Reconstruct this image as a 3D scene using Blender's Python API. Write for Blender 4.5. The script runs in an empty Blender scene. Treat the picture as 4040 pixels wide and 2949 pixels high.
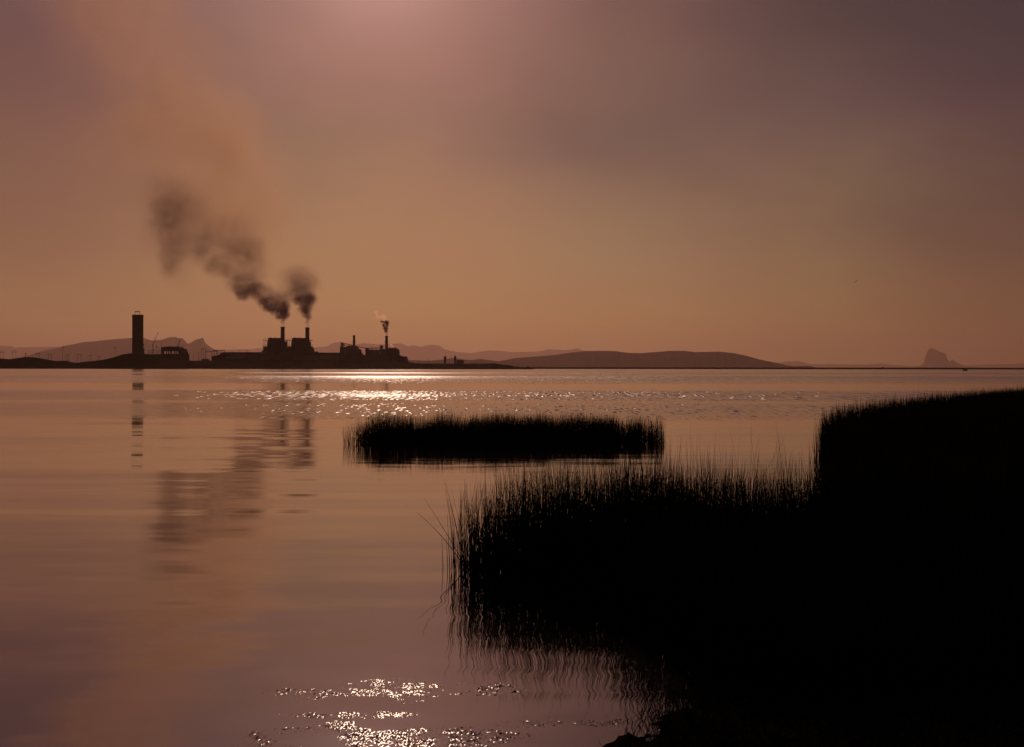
import bpy, bmesh, math, random
import numpy as np
from mathutils import Vector, Matrix, Euler, noise as mnoise

random.seed(7); rng = np.random.default_rng(11)
R = math.radians
scene = bpy.context.scene
COL = scene.collection

# ------------------------------------------------------------------ camera
F = 4332.0            # focal length in pixels of the 4040 px wide photograph
H = 3.0               # eye height above the lake
cam_d = bpy.data.cameras.new("camera"); cam = bpy.data.objects.new("camera", cam_d); COL.objects.link(cam)
cam.location = (0, 0, H); cam.rotation_euler = (R(90), -0.0012, 0)
cam_d.sensor_width = 36.0; cam_d.lens = 36.0 * F / 4040.0
cam_d.shift_y = -22.6 / 4040.0
cam_d.clip_start = 0.1; cam_d.clip_end = 300000
scene.camera = cam

def hor(px): return 1449.5 + 0.0012 * px
def X(px, D): return (px - 2020.0) / F * D
def Z(px, py, D): return H + (hor(px) - py) / F * D

# ------------------------------------------------------------------ sun
SUN_EL, SUN_AZ = 21.5, -6.8      # degrees, azimuth measured from +Y to the right
sdir = Vector((math.sin(R(SUN_AZ)) * math.cos(R(SUN_EL)), math.cos(R(SUN_AZ)) * math.cos(R(SUN_EL)), math.sin(R(SUN_EL))))
sl = bpy.data.lights.new("sun", 'SUN'); sl.energy = 2.6; sl.angle = R(0.53); sl.color = (1.0, 0.74, 0.55)
so = bpy.data.objects.new("sun", sl); so.rotation_euler = sdir.to_track_quat('Z', 'Y').to_euler(); COL.objects.link(so)

# ------------------------------------------------------------------ node helpers
class NT:
    def __init__(s, nt): s.nt = nt; s.n = nt.nodes; s.l = nt.links
    def link(s, a, b): s.l.new(a, b)
    def put(s, sock, v):
        if hasattr(v, 'is_output') or isinstance(v, bpy.types.NodeSocket): s.l.new(v, sock)
        else: sock.default_value = v
    def math(s, op, a, b=0.0, c=None, clamp=False):
        n = s.n.new('ShaderNodeMath'); n.operation = op; n.use_clamp = clamp
        s.put(n.inputs[0], a)
        if op not in ('SQRT', 'ABSOLUTE', 'SINE', 'COSINE', 'ARCSINE', 'EXPONENT'): s.put(n.inputs[1], b)
        if c is not None: s.put(n.inputs[2], c)
        return n.outputs[0]
    def vmath(s, op, a, b=None):
        n = s.n.new('ShaderNodeVectorMath'); n.operation = op
        s.put(n.inputs[0], a)
        if b is not None:
            if op == 'SCALE': s.put(n.inputs['Scale'], b)
            else: s.put(n.inputs[1], b)
        return n.outputs['Value'] if op in ('DOT_PRODUCT', 'LENGTH') else n.outputs[0]
    def xyz(s, v):
        n = s.n.new('ShaderNodeSeparateXYZ'); s.l.new(v, n.inputs[0]); return n.outputs
    def comb(s, x, y, z):
        n = s.n.new('ShaderNodeCombineXYZ')
        for i, v in enumerate((x, y, z)): s.put(n.inputs[i], v)
        return n.outputs[0]
    def noise(s, v, scale=1.0, detail=2.0, rough=0.5):
        n = s.n.new('ShaderNodeTexNoise'); s.l.new(v, n.inputs['Vector'])
        n.inputs['Scale'].default_value = scale; n.inputs['Detail'].default_value = detail; n.inputs['Roughness'].default_value = rough
        return n
    def mapr(s, v, a, b, c=0.0, d=1.0, smooth=True):
        n = s.n.new('ShaderNodeMapRange'); n.interpolation_type = 'SMOOTHSTEP' if smooth else 'LINEAR'
        s.put(n.inputs[0], v)
        for i, k in enumerate((a, b, c, d)): n.inputs[1 + i].default_value = k
        return n.outputs[0]
    def ramp(s, f, stops, interp='LINEAR'):
        n = s.n.new('ShaderNodeValToRGB'); n.color_ramp.interpolation = interp
        e = n.color_ramp.elements
        while len(e) > 1: e.remove(e[-1])
        for i, (p, c) in enumerate(stops):
            q = e[0] if i == 0 else e.new(p)
            q.position = p; q.color = tuple(c) + (1,)
        s.put(n.inputs[0], f); return n.outputs[0]
    def mix(s, f, a, b, mode='MIX'):
        n = s.n.new('ShaderNodeMix'); n.data_type = 'RGBA'; n.blend_type = mode
        s.put(n.inputs[0], f)
        for sock, v in ((n.inputs[6], a), (n.inputs[7], b)):
            if isinstance(v, tuple): sock.default_value = v + (1,)
            else: s.put(sock, v)
        return n.outputs[2]

def lin(*c):
    return tuple((x / 255 / 12.92) if x / 255 <= 0.04045 else ((x / 255 + 0.055) / 1.055) ** 2.4 for x in c)

# ------------------------------------------------------------------ world: smoggy late afternoon sky
w = bpy.data.worlds.new("World"); scene.world = w; w.use_nodes = True
W = NT(w.node_tree); W.n.clear()
out = W.n.new('ShaderNodeOutputWorld'); bg = W.n.new('ShaderNodeBackground')
tc = W.n.new('ShaderNodeTexCoord'); dvec = tc.outputs['Generated']
x_, y_, z_ = W.xyz(dvec)
# soft uneven smog: bend the look-up direction with a large noise
nz = W.noise(W.vmath('MULTIPLY', dvec, (1.0, 1.0, 2.2)), 3.2, 3.0, 0.5)
off = W.math('MULTIPLY', W.math('SUBTRACT', nz.outputs['Fac'], 0.5), 0.13)
elev = W.math('ARCSINE', z_)
azim = W.math('ARCTAN2', x_, y_)
el = W.math('ADD', elev, W.math('MULTIPLY', off, W.mapr(elev, 0.03, 0.25)))
az = W.math('ADD', azim, W.math('MULTIPLY', off, 1.5))
t = W.math('DIVIDE', W.math('MAXIMUM', el, 0.0), R(60), clamp=True)
def E(d): return d / 60.0
def column(h, y10, y5, y2, top, hi, zen):
    y10 = tuple(v - k for v, k in zip(y10, (9, 2, 4))); y5, y2, top = (tuple(v - k for v, k in zip(q, (13, 8, 3))) for q in (y5, y2, top)); h = (h[0] - 1, h[1] + 9, h[2] - 2)
    return W.ramp(t, [(0.0, lin(*h)), (E(1.6), lin(*h)), (E(5.9), lin(*y10)), (E(12.2), lin(*y5)), (E(15.8), lin(*y2)), (E(18.8), lin(*top)), (E(27), lin(*hi)), (1.0, lin(*zen))])
cL = column((156, 106, 78), (139, 95, 74), (126, 86, 74), (120, 82, 78), (118, 84, 84), (88, 62, 64), (54, 42, 48))
cS = column((163, 114, 78), (160, 117, 86), (143, 106, 87), (150, 108, 95), (160, 115, 105), (112, 80, 78), (58, 46, 52))
cC = column((156, 108, 74), (148, 114, 88), (114, 88, 78), (118, 86, 77), (112, 80, 74), (92, 68, 68), (52, 42, 48))
cR = column((142, 98, 68), (136, 102, 77), (104, 80, 73), (84, 64, 62), (81, 61, 62), (66, 50, 54), (44, 38, 44))
cE = column((118, 74, 56), (110, 74, 62), (88, 62, 62), (77, 57, 60), (73, 53, 58), (56, 44, 50), (40, 34, 40))
cB = column((70, 46, 44), (60, 42, 42), (50, 38, 40), (46, 36, 40), (44, 34, 38), (40, 32, 36), (34, 30, 36))
c = W.mix(W.mapr(az, R(-24), R(-9)), cL, cS)
c = W.mix(W.mapr(az, R(-5), R(6)), c, cC)
c = W.mix(W.mapr(az, R(5), R(15)), c, cR)
c = W.mix(W.mapr(az, R(14), R(27)), c, cE)
c = W.mix(W.mapr(W.math('ABSOLUTE', azim), R(32), R(95)), c, cB)
# thin uneven veils, slightly purple or tan
nv = W.noise(W.vmath('MULTIPLY', dvec, (1.0, 1.0, 2.6)), 7.0, 4.0, 0.55)
c = W.mix(W.mapr(nv.outputs['Fac'], 0.36, 0.66, 0.0, 0.38), c, W.mix(1.0, c, (0.98, 0.86, 1.06), 'MULTIPLY'))
nq = W.noise(W.vmath('ADD', W.vmath('MULTIPLY', dvec, (1.0, 1.0, 1.8)), (3.0, 1.0, 7.0)), 4.5, 3.0, 0.5)
c = W.mix(W.math('MULTIPLY', W.mapr(nq.outputs['Fac'], 0.42, 0.66, 0.0, 0.8), W.mapr(elev, R(3), R(9))), c, W.mix(1.0, c, (0.80, 0.86, 0.90), 'MULTIPLY'))
# low wisps of cloud near the horizon on the left
nw = W.noise(W.vmath('MULTIPLY', dvec, (1.0, 1.0, 9.0)), 26.0, 4.0, 0.6)
band = W.math('MULTIPLY', W.mapr(elev, R(2.3), R(2.75)), W.math('SUBTRACT', 1.0, W.mapr(elev, R(2.85), R(3.2))))
band = W.math('MULTIPLY', band, W.math('SUBTRACT', 1.0, W.mapr(azim, R(-21.5), R(-17))))
c = W.mix(W.math('MULTIPLY', band, W.mapr(nw.outputs['Fac'], 0.5, 0.62, 0.0, 0.5)), c, W.mix(1.0, c, (0.82, 0.78, 0.92), 'MULTIPLY'))
# aureole round the sun
cosang = W.vmath('DOT_PRODUCT', dvec, tuple(sdir))
ang2 = W.math('MULTIPLY', W.math('SUBTRACT', 1.0, cosang), 2.0)       # ~ angle squared
def halo(sig, amp, colr):
    g = W.math('EXPONENT', W.math('MULTIPLY', ang2, -1.0 / (2 * R(sig) ** 2)))
    return W.vmath('SCALE', colr, W.math('MULTIPLY', g, amp))
c = W.vmath('ADD', c, halo(2.3, 0.22, (1.0, 0.68, 0.58)))
c = W.vmath('ADD', c, halo(6.0, 0.04, (1.0, 0.62, 0.54)))
# physical sky, filtered brown by the smog, adds to it
sky = W.n.new('ShaderNodeTexSky'); sky.sky_type = 'NISHITA'; sky.sun_disc = False
sky.sun_elevation = R(SUN_EL); sky.sun_rotation = R(SUN_AZ); sky.dust_density = 6.0; sky.altitude = 1600
c = W.vmath('ADD', c, W.vmath('MULTIPLY', W.vmath('SCALE', sky.outputs[0], 0.003), (1.0, 0.6, 0.4)))
W.link(c, bg.inputs['Color']); bg.inputs['Strength'].default_value = 0.90
W.link(bg.outputs[0], out.inputs['Surface'])

vs = scene.view_settings
scene.display_settings.display_device = 'sRGB'
vs.view_transform = 'Standard'; vs.look = 'None'; vs.exposure = 0.0; vs.gamma = 1.0; vs.use_curve_mapping = False
cy = scene.cycles
cy.max_bounces = 8; cy.diffuse_bounces = 2; cy.glossy_bounces = 3; cy.volume_bounces = 1; cy.transparent_max_bounces = 8
cy.sample_clamp_direct = 1.7; cy.sample_clamp_indirect = 6.0
cy.volume_step_rate = 1.0; cy.volume_max_steps = 256
cy.use_denoising = True

# ------------------------------------------------------------------ object helpers
def tag(o, label=None, cat=None, group=None, kind=None):
    if label: o['label'] = label
    if cat: o['category'] = cat
    if group: o['group'] = group
    if kind: o['kind'] = kind
    return o
def empty(name, loc, label, cat, group=None):
    o = bpy.data.objects.new(name, None); COL.objects.link(o); o.location = loc
    return tag(o, label, cat, group)

class MB:
    def __init__(s): s.v = []; s.f = []
    def add(s, vs_, fs):
        b = len(s.v); s.v += [tuple(p) for p in vs_]; s.f += [tuple(b + i for i in q) for q in fs]; return s
    def box(s, x0, x1, y0, y1, z0, z1):
        return s.add([(x0, y0, z0), (x1, y0, z0), (x1, y1, z0), (x0, y1, z0), (x0, y0, z1), (x1, y0, z1), (x1, y1, z1), (x0, y1, z1)],
                     [(0, 3, 2, 1), (4, 5, 6, 7), (0, 1, 5, 4), (1, 2, 6, 5), (2, 3, 7, 6), (3, 0, 4, 7)])
    def prism(s, prof, y0, y1):      # profile in X,Z (counter-clockwise seen from -Y), extruded along Y
        n = len(prof)
        vv = [(x, y0, z) for x, z in prof] + [(x, y1, z) for x, z in prof]
        ff = [tuple(range(n)), tuple(range(2 * n - 1, n - 1, -1))] + [(i, i + n, (i + 1) % n + n, (i + 1) % n) for i in range(n)]
        return s.add(vv, ff)
    def lathe(s, x, y, prof, n=24):   # prof: list of (radius, z)
        vv = []; ff = []
        for r_, z in prof:
            for k in range(n): a = 2 * math.pi * k / n; vv.append((x + r_ * math.cos(a), y + r_ * math.sin(a), z))
        for j in range(len(prof) - 1):
            for k in range(n): k2 = (k + 1) % n; ff.append((j * n + k, j * n + k2, (j + 1) * n + k2, (j + 1) * n + k))
        ff.append(tuple(range(n - 1, -1, -1))); ff.append(tuple(range((len(prof) - 1) * n, len(prof) * n)))
        return s.add(vv, ff)
    def tube(s, pts, r0, r1=None, n=6):
        pts = [Vector(p) for p in pts]; r1 = r0 if r1 is None else r1; vv = []; ff = []
        m = len(pts)
        for i, p in enumerate(pts):
            d = (pts[min(i + 1, m - 1)] - pts[max(i - 1, 0)]).normalized()
            u = d.orthogonal().normalized(); v = d.cross(u); r_ = r0 + (r1 - r0) * i / max(1, m - 1)
            for k in range(n): a = 2 * math.pi * k / n; vv.append(p + (u * math.cos(a) + v * math.sin(a)) * r_)
        for j in range(m - 1):
            for k in range(n): k2 = (k + 1) % n; ff.append((j * n + k, j * n + k2, (j + 1) * n + k2, (j + 1) * n + k))
        ff.append(tuple(range(n - 1, -1, -1))); ff.append(tuple(range((m - 1) * n, m * n)))
        return s.add(vv, ff)
    def build(s, name, mat, parent=None, origin=None, smooth=False):
        me = bpy.data.meshes.new(name)
        o0 = Vector(origin) if origin is not None else (Vector(parent.location) if parent is not None and parent.parent is None else Vector((0, 0, 0)))
        if parent is not None and parent.parent is not None: o0 = Vector(parent.parent.location) + Vector(parent.location)
        me.from_pydata([tuple(Vector(p) - o0) for p in s.v], [], s.f); me.update()
        o = bpy.data.objects.new(name, me); COL.objects.link(o)
        if parent is None: o.location = o0
        else: o.parent = parent
        me.materials.append(mat)
        if smooth: me.polygons.foreach_set('use_smooth', [True] * len(me.polygons))
        return o

def mat_basic(name, col, rough=0.9, var=0.35, scale=0.15, spec=0.2):
    m = bpy.data.materials.new(name); m.use_nodes = True; T = NT(m.node_tree)
    b = m.node_tree.nodes['Principled BSDF']
    tcn = T.n.new('ShaderNodeTexCoord')
    nn = T.noise(tcn.outputs['Object'], scale, 5.0, 0.6)
    dark = tuple(x * (1 - var) for x in col); lite = tuple(min(1, x * (1 + var)) for x in col)
    T.link(T.mix(T.mapr(nn.outputs['Fac'], 0.3, 0.7), dark, lite), b.inputs['Base Color'])
    b.inputs['Roughness'].default_value = rough; b.inputs['Specular IOR Level'].default_value = spec
    return m
M_conc = mat_basic('dark_concrete', (0.055, 0.036, 0.034), 0.9, 0.25, 0.08)
M_clad = mat_basic('weathered_cladding', (0.060, 0.038, 0.038), 0.9, 0.3, 0.06, 0.0)
M_pale = mat_basic('pale_cladding', (0.15, 0.115, 0.12), 0.9, 0.15, 0.05, 0.0)
M_steel = mat_basic('rusted_steel', (0.045, 0.028, 0.025), 0.8, 0.3, 0.4, 0.0)
M_earth = mat_basic('dark_scrub_earth', (0.018, 0.010, 0.009), 1.0, 0.4, 0.02, 0.0)
M_rock = mat_basic('desert_rock', (0.050, 0.026, 0.026), 1.0, 0.15, 0.0004, 0.0)
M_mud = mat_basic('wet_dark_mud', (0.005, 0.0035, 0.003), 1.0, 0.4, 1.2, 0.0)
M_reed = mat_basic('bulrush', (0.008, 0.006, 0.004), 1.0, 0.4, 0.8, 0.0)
M_glass = mat_basic('pale_opening', (0.5, 0.45, 0.42), 0.6, 0.1, 0.1)
M_bird = mat_basic('dark_feathers', (0.04, 0.03, 0.03), 0.9, 0.3, 3.0)

# ------------------------------------------------------------------ water
def make_water():
    m = bpy.data.materials.new('lake_water'); m.use_nodes = True; T = NT(m.node_tree); T.n.clear()
    o = T.n.new('ShaderNodeOutputMaterial')
    geo = T.n.new('ShaderNodeNewGeometry'); P = geo.outputs['Position']
    px, py, pz = T.xyz(P)
    # long soft undulation plus small wavelets (slopes taken straight from vector noise)
    def slopes(scale_vec, amp_x, amp_y, detail=1.0, rough=0.5):
        q = T.vmath('MULTIPLY', P, scale_vec)
        n = T.noise(q, 1.0, detail, rough)
        d = T.vmath('SUBTRACT', n.outputs['Color'], (0.5, 0.5, 0.5))
        return T.vmath('MULTIPLY', d, (amp_x, amp_y, 0.0))
    s = slopes((0.035, 0.30, 1), 0.002, 0.034, 4.0, 0.6)
    midm = T.mapr(py, 75.0, 30.0)
    s = T.vmath('ADD', s, T.vmath('SCALE', slopes((0.06, 0.46, 1), 0.006, 0.120, 3.5, 0.62), T.math('MULTIPLY', midm, T.mapr(py, 12.0, 24.0, 0.3, 1.0))))
    s = T.vmath('ADD', s, slopes((0.7, 2.4, 1), 0.020, 0.018, 1.0))
    s = T.vmath('ADD', s, T.vmath('SCALE', slopes((0.8, 2.3, 1), 0.085, 0.016, 1.0), T.mapr(py, 20.0, 13.0)))
    s = T.vmath('ADD', s, T.vmath('SCALE', slopes((0.16, 0.75, 1), 0.03, 0.085, 2.0, 0.5), T.mapr(py, 24.0, 15.0)))
    s = T.vmath('ADD', s, T.vmath('SCALE', (0.0, -0.012, 0.0), T.mapr(py, 60.0, 110.0)))
    # ruffled patches
    lg = T.math('LOGARITHM', T.math('MAXIMUM', py, 1.0), 10.0)       # log10 of the distance
    n1 = T.noise(T.vmath('MULTIPLY', P, (0.006, 0.03, 1)), 1.0, 3.0, 0.55)
    n2 = T.noise(T.vmath('MULTIPLY', P, (1.3, 2.2, 1)), 1.0, 3.0, 0.55)
    lgw = T.math('ADD', lg, T.math('MULTIPLY', T.math('SUBTRACT', n1.outputs['Fac'], 0.5), 0.10))
    k = T.n.new('ShaderNodeFloatCurve'); cv = k.mapping.curves[0]
    def u(y): return (math.log10(13000.0 / (y - 1450.0)) - 0.8) / 2.7
    pts = [(2949, 1.0), (2800, 0.0), (1700, 0.0), (1655, 0.0), (1640, 0.45), (1600, 0.62), (1585, 0.05), (1578, 0.55), (1560, 0.85), (1545, 0.75), (1538, 0.0), (1515, 0.0), (1508, 0.45), (1485, 1.0), (1478, 0.25), (1471, 1.0), (1466, 0.35), (1460, 0.6)]
    pts = [(0.0, 0.0)] + [(u(y), v) for y, v in pts if y < 2700] + [(1.0, 0.6)]
    pts.sort()
    cv.points[0].location = pts[0]; cv.points[1].location = pts[-1]
    for p in pts[1:-1]: cv.points.new(*p)
    for p in cv.points: p.handle_type = 'VECTOR'
    k.mapping.update()
    T.link(T.math('DIVIDE', T.math('SUBTRACT', lgw, 0.8), 2.7, clamp=True), k.inputs['Value'])
    farmask = k.outputs[0]
    # near gusts: two irregular cat's-paws close to the bank
    def patch(cx, cyy, rx, ry, thr, soft):
        e = T.math('SQRT', T.math('ADD', T.math('POWER', T.math('DIVIDE', T.math('SUBTRACT', px, cx), rx), 2.0), T.math('POWER', T.math('DIVIDE', T.math('SUBTRACT', py, cyy), ry), 2.0)))
        e = T.math('ADD', e, T.math('MULTIPLY', T.math('SUBTRACT', n2.outputs['Fac'], 0.5), 4.2))
        return T.mapr(e, thr, thr - soft)
    near = T.math('MAXIMUM', patch(-0.95, 10.22, 1.45, 0.27, 1.0, 0.30), patch(-1.4, 9.50, 0.60, 0.10, 1.0, 0.3))
    near = T.math('MAXIMUM', near, patch(-0.95, 8.9, 1.05, 0.36, 1.0, 0.35))
    near = T.math('MAXIMUM', near, T.math('MULTIPLY', patch(0.30, 9.25, 0.6, 0.16, 1.05, 0.4), 0.9))
    n3 = T.noise(T.vmath('MULTIPLY', P, (6.0, 4.5, 1)), 1.0, 3.0, 0.6)
    near = T.math('MULTIPLY', near, T.mapr(n3.outputs['Fac'], 0.40, 0.58, 0.10, 1.0))
    # ruffles: 3-7 cm ripples near the bank, longer chop in rows further out
    def between(lo, hi): return T.math('MULTIPLY', T.mapr(py, lo * .94, lo * 1.0), T.mapr(py, hi * 1.06, hi))
    def facets(scale_vec, bias, ax, cx3, ay, cy3, detail=0.0):
        n = T.noise(T.vmath('MULTIPLY', P, scale_vec), 1.0, detail, 0.5)
        d = T.vmath('SUBTRACT', n.outputs['Color'], (0.5, 0.5, 0.5))
        d3 = T.vmath('MULTIPLY', d, T.vmath('MULTIPLY', d, d))
        r_ = T.vmath('ADD', T.vmath('MULTIPLY', d, (ax, ay, 0.0)), T.vmath('MULTIPLY', d3, (cx3, cy3, 0.0)))
        return T.vmath('ADD', r_, (0.0, bias, 0.0))
    rn = facets((46, 17, 1), -0.026, 0.44, 8.0, 0.32, 4.0)
    rB = facets((4.4, 0.55, 1), -0.026, 0.22, 34.0, 0.24, 16.0)
    rA = facets((3.6, 0.26, 1), -0.026, 0.30, 44.0, 0.26, 14.0)
    rC = facets((3.4, 0.2, 1), -0.036, 0.34, 36.0, 0.34, 15.0)
    wedge = T.math('MULTIPLY', T.mapr(T.math('ADD', px, T.math('MULTIPLY', py, 0.24)), -14.0, 12.0, 0.12, 1.0), T.mapr(T.math('SUBTRACT', px, T.math('MULTIPLY', py, 0.10)), 0.0, 30.0, 1.0, 0.45))
    # gusts: the glitter comes and goes along the band
    g = T.noise(T.vmath('MULTIPLY', P, (0.02, 0.05, 1)), 1.0, 4.0, 0.6)
    gm = T.mapr(g.outputs['Fac'], 0.30, 0.55, 0.35, 1.0)
    farm = T.math('MULTIPLY', T.math('MULTIPLY', farmask, gm), wedge)
    ruff = T.vmath('SCALE', rn, near)
    ruff = T.vmath('ADD', ruff, T.vmath('SCALE', rB, T.math('MULTIPLY', farm, between(50, 104))))
    ruff = T.vmath('ADD', ruff, T.vmath('SCALE', rA, T.math('MULTIPLY', farm, between(106, 190))))
    ruff = T.vmath('ADD', ruff, T.vmath('SCALE', rC, T.math('MULTIPLY', farm, between(195, 4000))))
    s = T.vmath('ADD', s, ruff)
    sx, sy, sz = T.xyz(s)
    N = T.vmath('NORMALIZE', T.comb(sx, sy, 1.0))
    rough = T.math('ADD', T.mapr(py, 20.0, 45.0, 0.04, 0.085), T.math('ADD', T.math('MULTIPLY', farmask, 0.20), T.math('MULTIPLY', near, 0.09)))
    gl = T.n.new('ShaderNodeBsdfGlossy'); gl.distribution = 'BECKMANN'
    T.put(gl.inputs['Roughness'], rough); T.link(N, gl.inputs['Normal']); gl.inputs['Color'].default_value = (0.97, 0.93, 0.93, 1)
    df = T.n.new('ShaderNodeBsdfDiffuse'); df.inputs['Color'].default_value = (0.010, 0.006, 0.006, 1)
    cosi = T.math('MAXIMUM', T.vmath('DOT_PRODUCT', N, geo.outputs['Incoming']), 0.0)
    fac = T.math('ADD', 0.13, T.math('MULTIPLY', T.math('POWER', T.math('SUBTRACT', 1.0, cosi), 2.9), 0.87))
    mx = T.n.new('ShaderNodeMixShader'); T.link(fac, mx.inputs[0]); T.link(df.outputs[0], mx.inputs[1]); T.link(gl.outputs[0], mx.inputs[2])
    T.link(mx.outputs[0], o.inputs['Surface'])
    return m
water = MB().add([(-6000, -300, 0), (6000, -300, 0), (6000, 3600, 0), (-6000, 3600, 0)], [(0, 1, 2, 3)]).build('water', make_water())
tag(water, 'calm lake water with wind ruffled bands of sun glitter', kind='structure')

# ------------------------------------------------------------------ far land
def interp(prof, x):
    xs = [p[0] for p in prof]; ys = [p[1] for p in prof]
    return float(np.interp(x, xs, ys))
def ridge(name, prof, D, depth, mat, label, amp=1.5, base=-20.0, step=4.0, rowsf=(0, .18, .4, .65, .85, 1.0)):
    """A range of hills: the skyline profile (photo pixels) at distance D, sloping down to front and back with gullies."""
    x0, x1 = prof[0][0], prof[-1][0]; n = int((x1 - x0) / step) + 1
    rows = []
    fs = [(-1, .0)] + [(-(1 - a), a) for a in rowsf[1:-1]] + [(0, 1.0)] + [(1 - a, a) for a in reversed(rowsf[1:-1])] + [(1, 0.0)]
    for off_, hh in fs:
        row = []
        for i in range(n + 1):
            px = x0 + (x1 - x0) * i / n
            py = interp(prof, px)
            jag = (mnoise.noise(Vector((px * 0.09, D * 0.01, 0))) * 1.0 + mnoise.noise(Vector((px * 0.3, D * .02, 3))) * 0.5) * amp
            zt = Z(px, py - jag, D) if abs(off_) < 1e-6 else Z(px, py, D)
            y = D + off_ * depth
            g = mnoise.noise(Vector((px * 0.06, off_ * 3.0, D * 0.003)))
            z = base + (zt - base) * (hh if abs(off_) < 1e-6 else min(0.97, max(0.0, hh * (0.90 + 0.10 * g))))
            z = H + (z - H) * (y / D) if z > H else z
            row.append((X(px, y), y, z))
        rows.append(row)
    vv = [p for r_ in rows for p in r_]; ff = []
    m = n + 1
    for j in range(len(rows) - 1):
        for i in range(n): ff.append((j * m + i, j * m + i + 1, (j + 1) * m + i + 1, (j + 1) * m + i))
    ob = MB().add(vv, ff).build(name, mat, smooth=True)
    return tag(ob, label, kind='structure')

far_prof = [(-400, 1372), (0, 1365), (40, 1366), (60, 1372), (150, 1370), (230, 1369), (400, 1372), (600, 1376), (850, 1381), (979, 1380), (1034, 1374), (1235, 1371), (1280, 1369), (1297, 1365), (1304, 1358), (1319, 1353), (1345, 1349.5), (1363, 1355), (1401, 1359), (1434, 1355), (1475, 1359), (1530, 1358), (1577, 1356), (1594, 1360), (1607, 1368), (1633, 1363), (1660, 1369), (1680, 1364), (1699, 1361), (1734, 1364), (1752, 1378), (1805, 1390), (1861, 1394), (1925, 1383), (1970, 1385), (2024, 1390), (2123, 1388), (2165, 1379), (2236, 1383), (2279, 1375), (2307, 1386), (2450, 1398), (2700, 1412), (2900, 1430), (3070, 1432), (3113, 1426), (3162, 1427), (3195, 1437), (3237, 1439), (3266, 1436), (3349, 1439), (3457, 1437), (3474, 1434), (3515, 1440), (3598, 1446), (3806, 1444), (3889, 1439), (4040, 1435), (4500, 1432)]
ridge('distant_mountains', far_prof, 56000, 3500, M_rock, 'palest farthest range of mountains along the skyline', 0.8)
left_prof = [(20, 1450), (60, 1418), (110, 1403), (138, 1394), (184, 1381.5), (230, 1372), (253, 1365), (287, 1360), (329, 1350.5), (368, 1348), (437, 1340), (520, 1334), (566, 1334.6), (584, 1340), (601, 1344), (632, 1342), (652, 1337), (670, 1331), (694, 1330.6), (705, 1336), (716, 1334), (725, 1340), (734, 1351), (743, 1357), (758, 1350), (778, 1338.6), (802, 1333.5), (807, 1350), (815.5, 1359), (831, 1371), (851, 1382), (882, 1392), (930, 1410), (1000, 1432), (1060, 1450)]
ridge('mountain', left_prof, 26000, 2400, M_rock, 'purple brown mountain with a pointed notch behind the tall dark tower', 0.9, step=3.0)
near_prof = [(1300, 1436), (1450, 1426), (1610, 1421), (1692, 1424), (1740, 1420), (1791, 1413), (1840, 1420), (1868, 1421), (1890, 1416.7), (1968, 1426), (2000, 1420), (2038, 1413), (2130, 1406), (2201, 1400), (2250, 1392), (2307, 1386), (2378, 1385), (2427, 1386), (2477, 1393), (2533, 1394), (2576, 1390.5), (2646, 1385), (2703, 1385.5), (2745, 1390), (2837, 1388), (2894, 1394), (2943, 1404), (3000, 1420), (3070, 1434), (3100, 1441), (3129, 1446), (3191, 1444.5), (3216, 1450), (3240, 1456)]
ridge('hills', near_prof, 14000, 1500, M_rock, 'long low dark hill in the middle of the skyline', 0.7)
rock_prof = [(3590, 1453), (3622, 1446), (3635, 1441), (3646, 1429), (3650, 1411), (3656, 1393), (3662, 1381), (3668, 1377), (3672.6, 1373.5), (3676, 1374), (3680, 1378), (3684, 1375), (3687, 1373.5), (3690.5, 1381), (3695, 1380), (3700, 1386), (3707, 1387.5), (3714, 1391), (3723.7, 1391.5), (3728, 1397), (3732.7, 1400.5), (3735.7, 1411), (3740, 1421.6), (3749, 1427.6), (3754, 1421), (3758, 1418.5), (3762, 1423), (3770, 1427.6), (3785, 1436.6), (3806, 1442.6), (3850, 1450)]
ridge('rock_butte', rock_prof, 44000, 900, M_rock, 'jagged lone rock peak standing on the plain at the right', 0.35, step=1.5, rowsf=(0, .35, .65, .85, 1.0))

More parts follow.
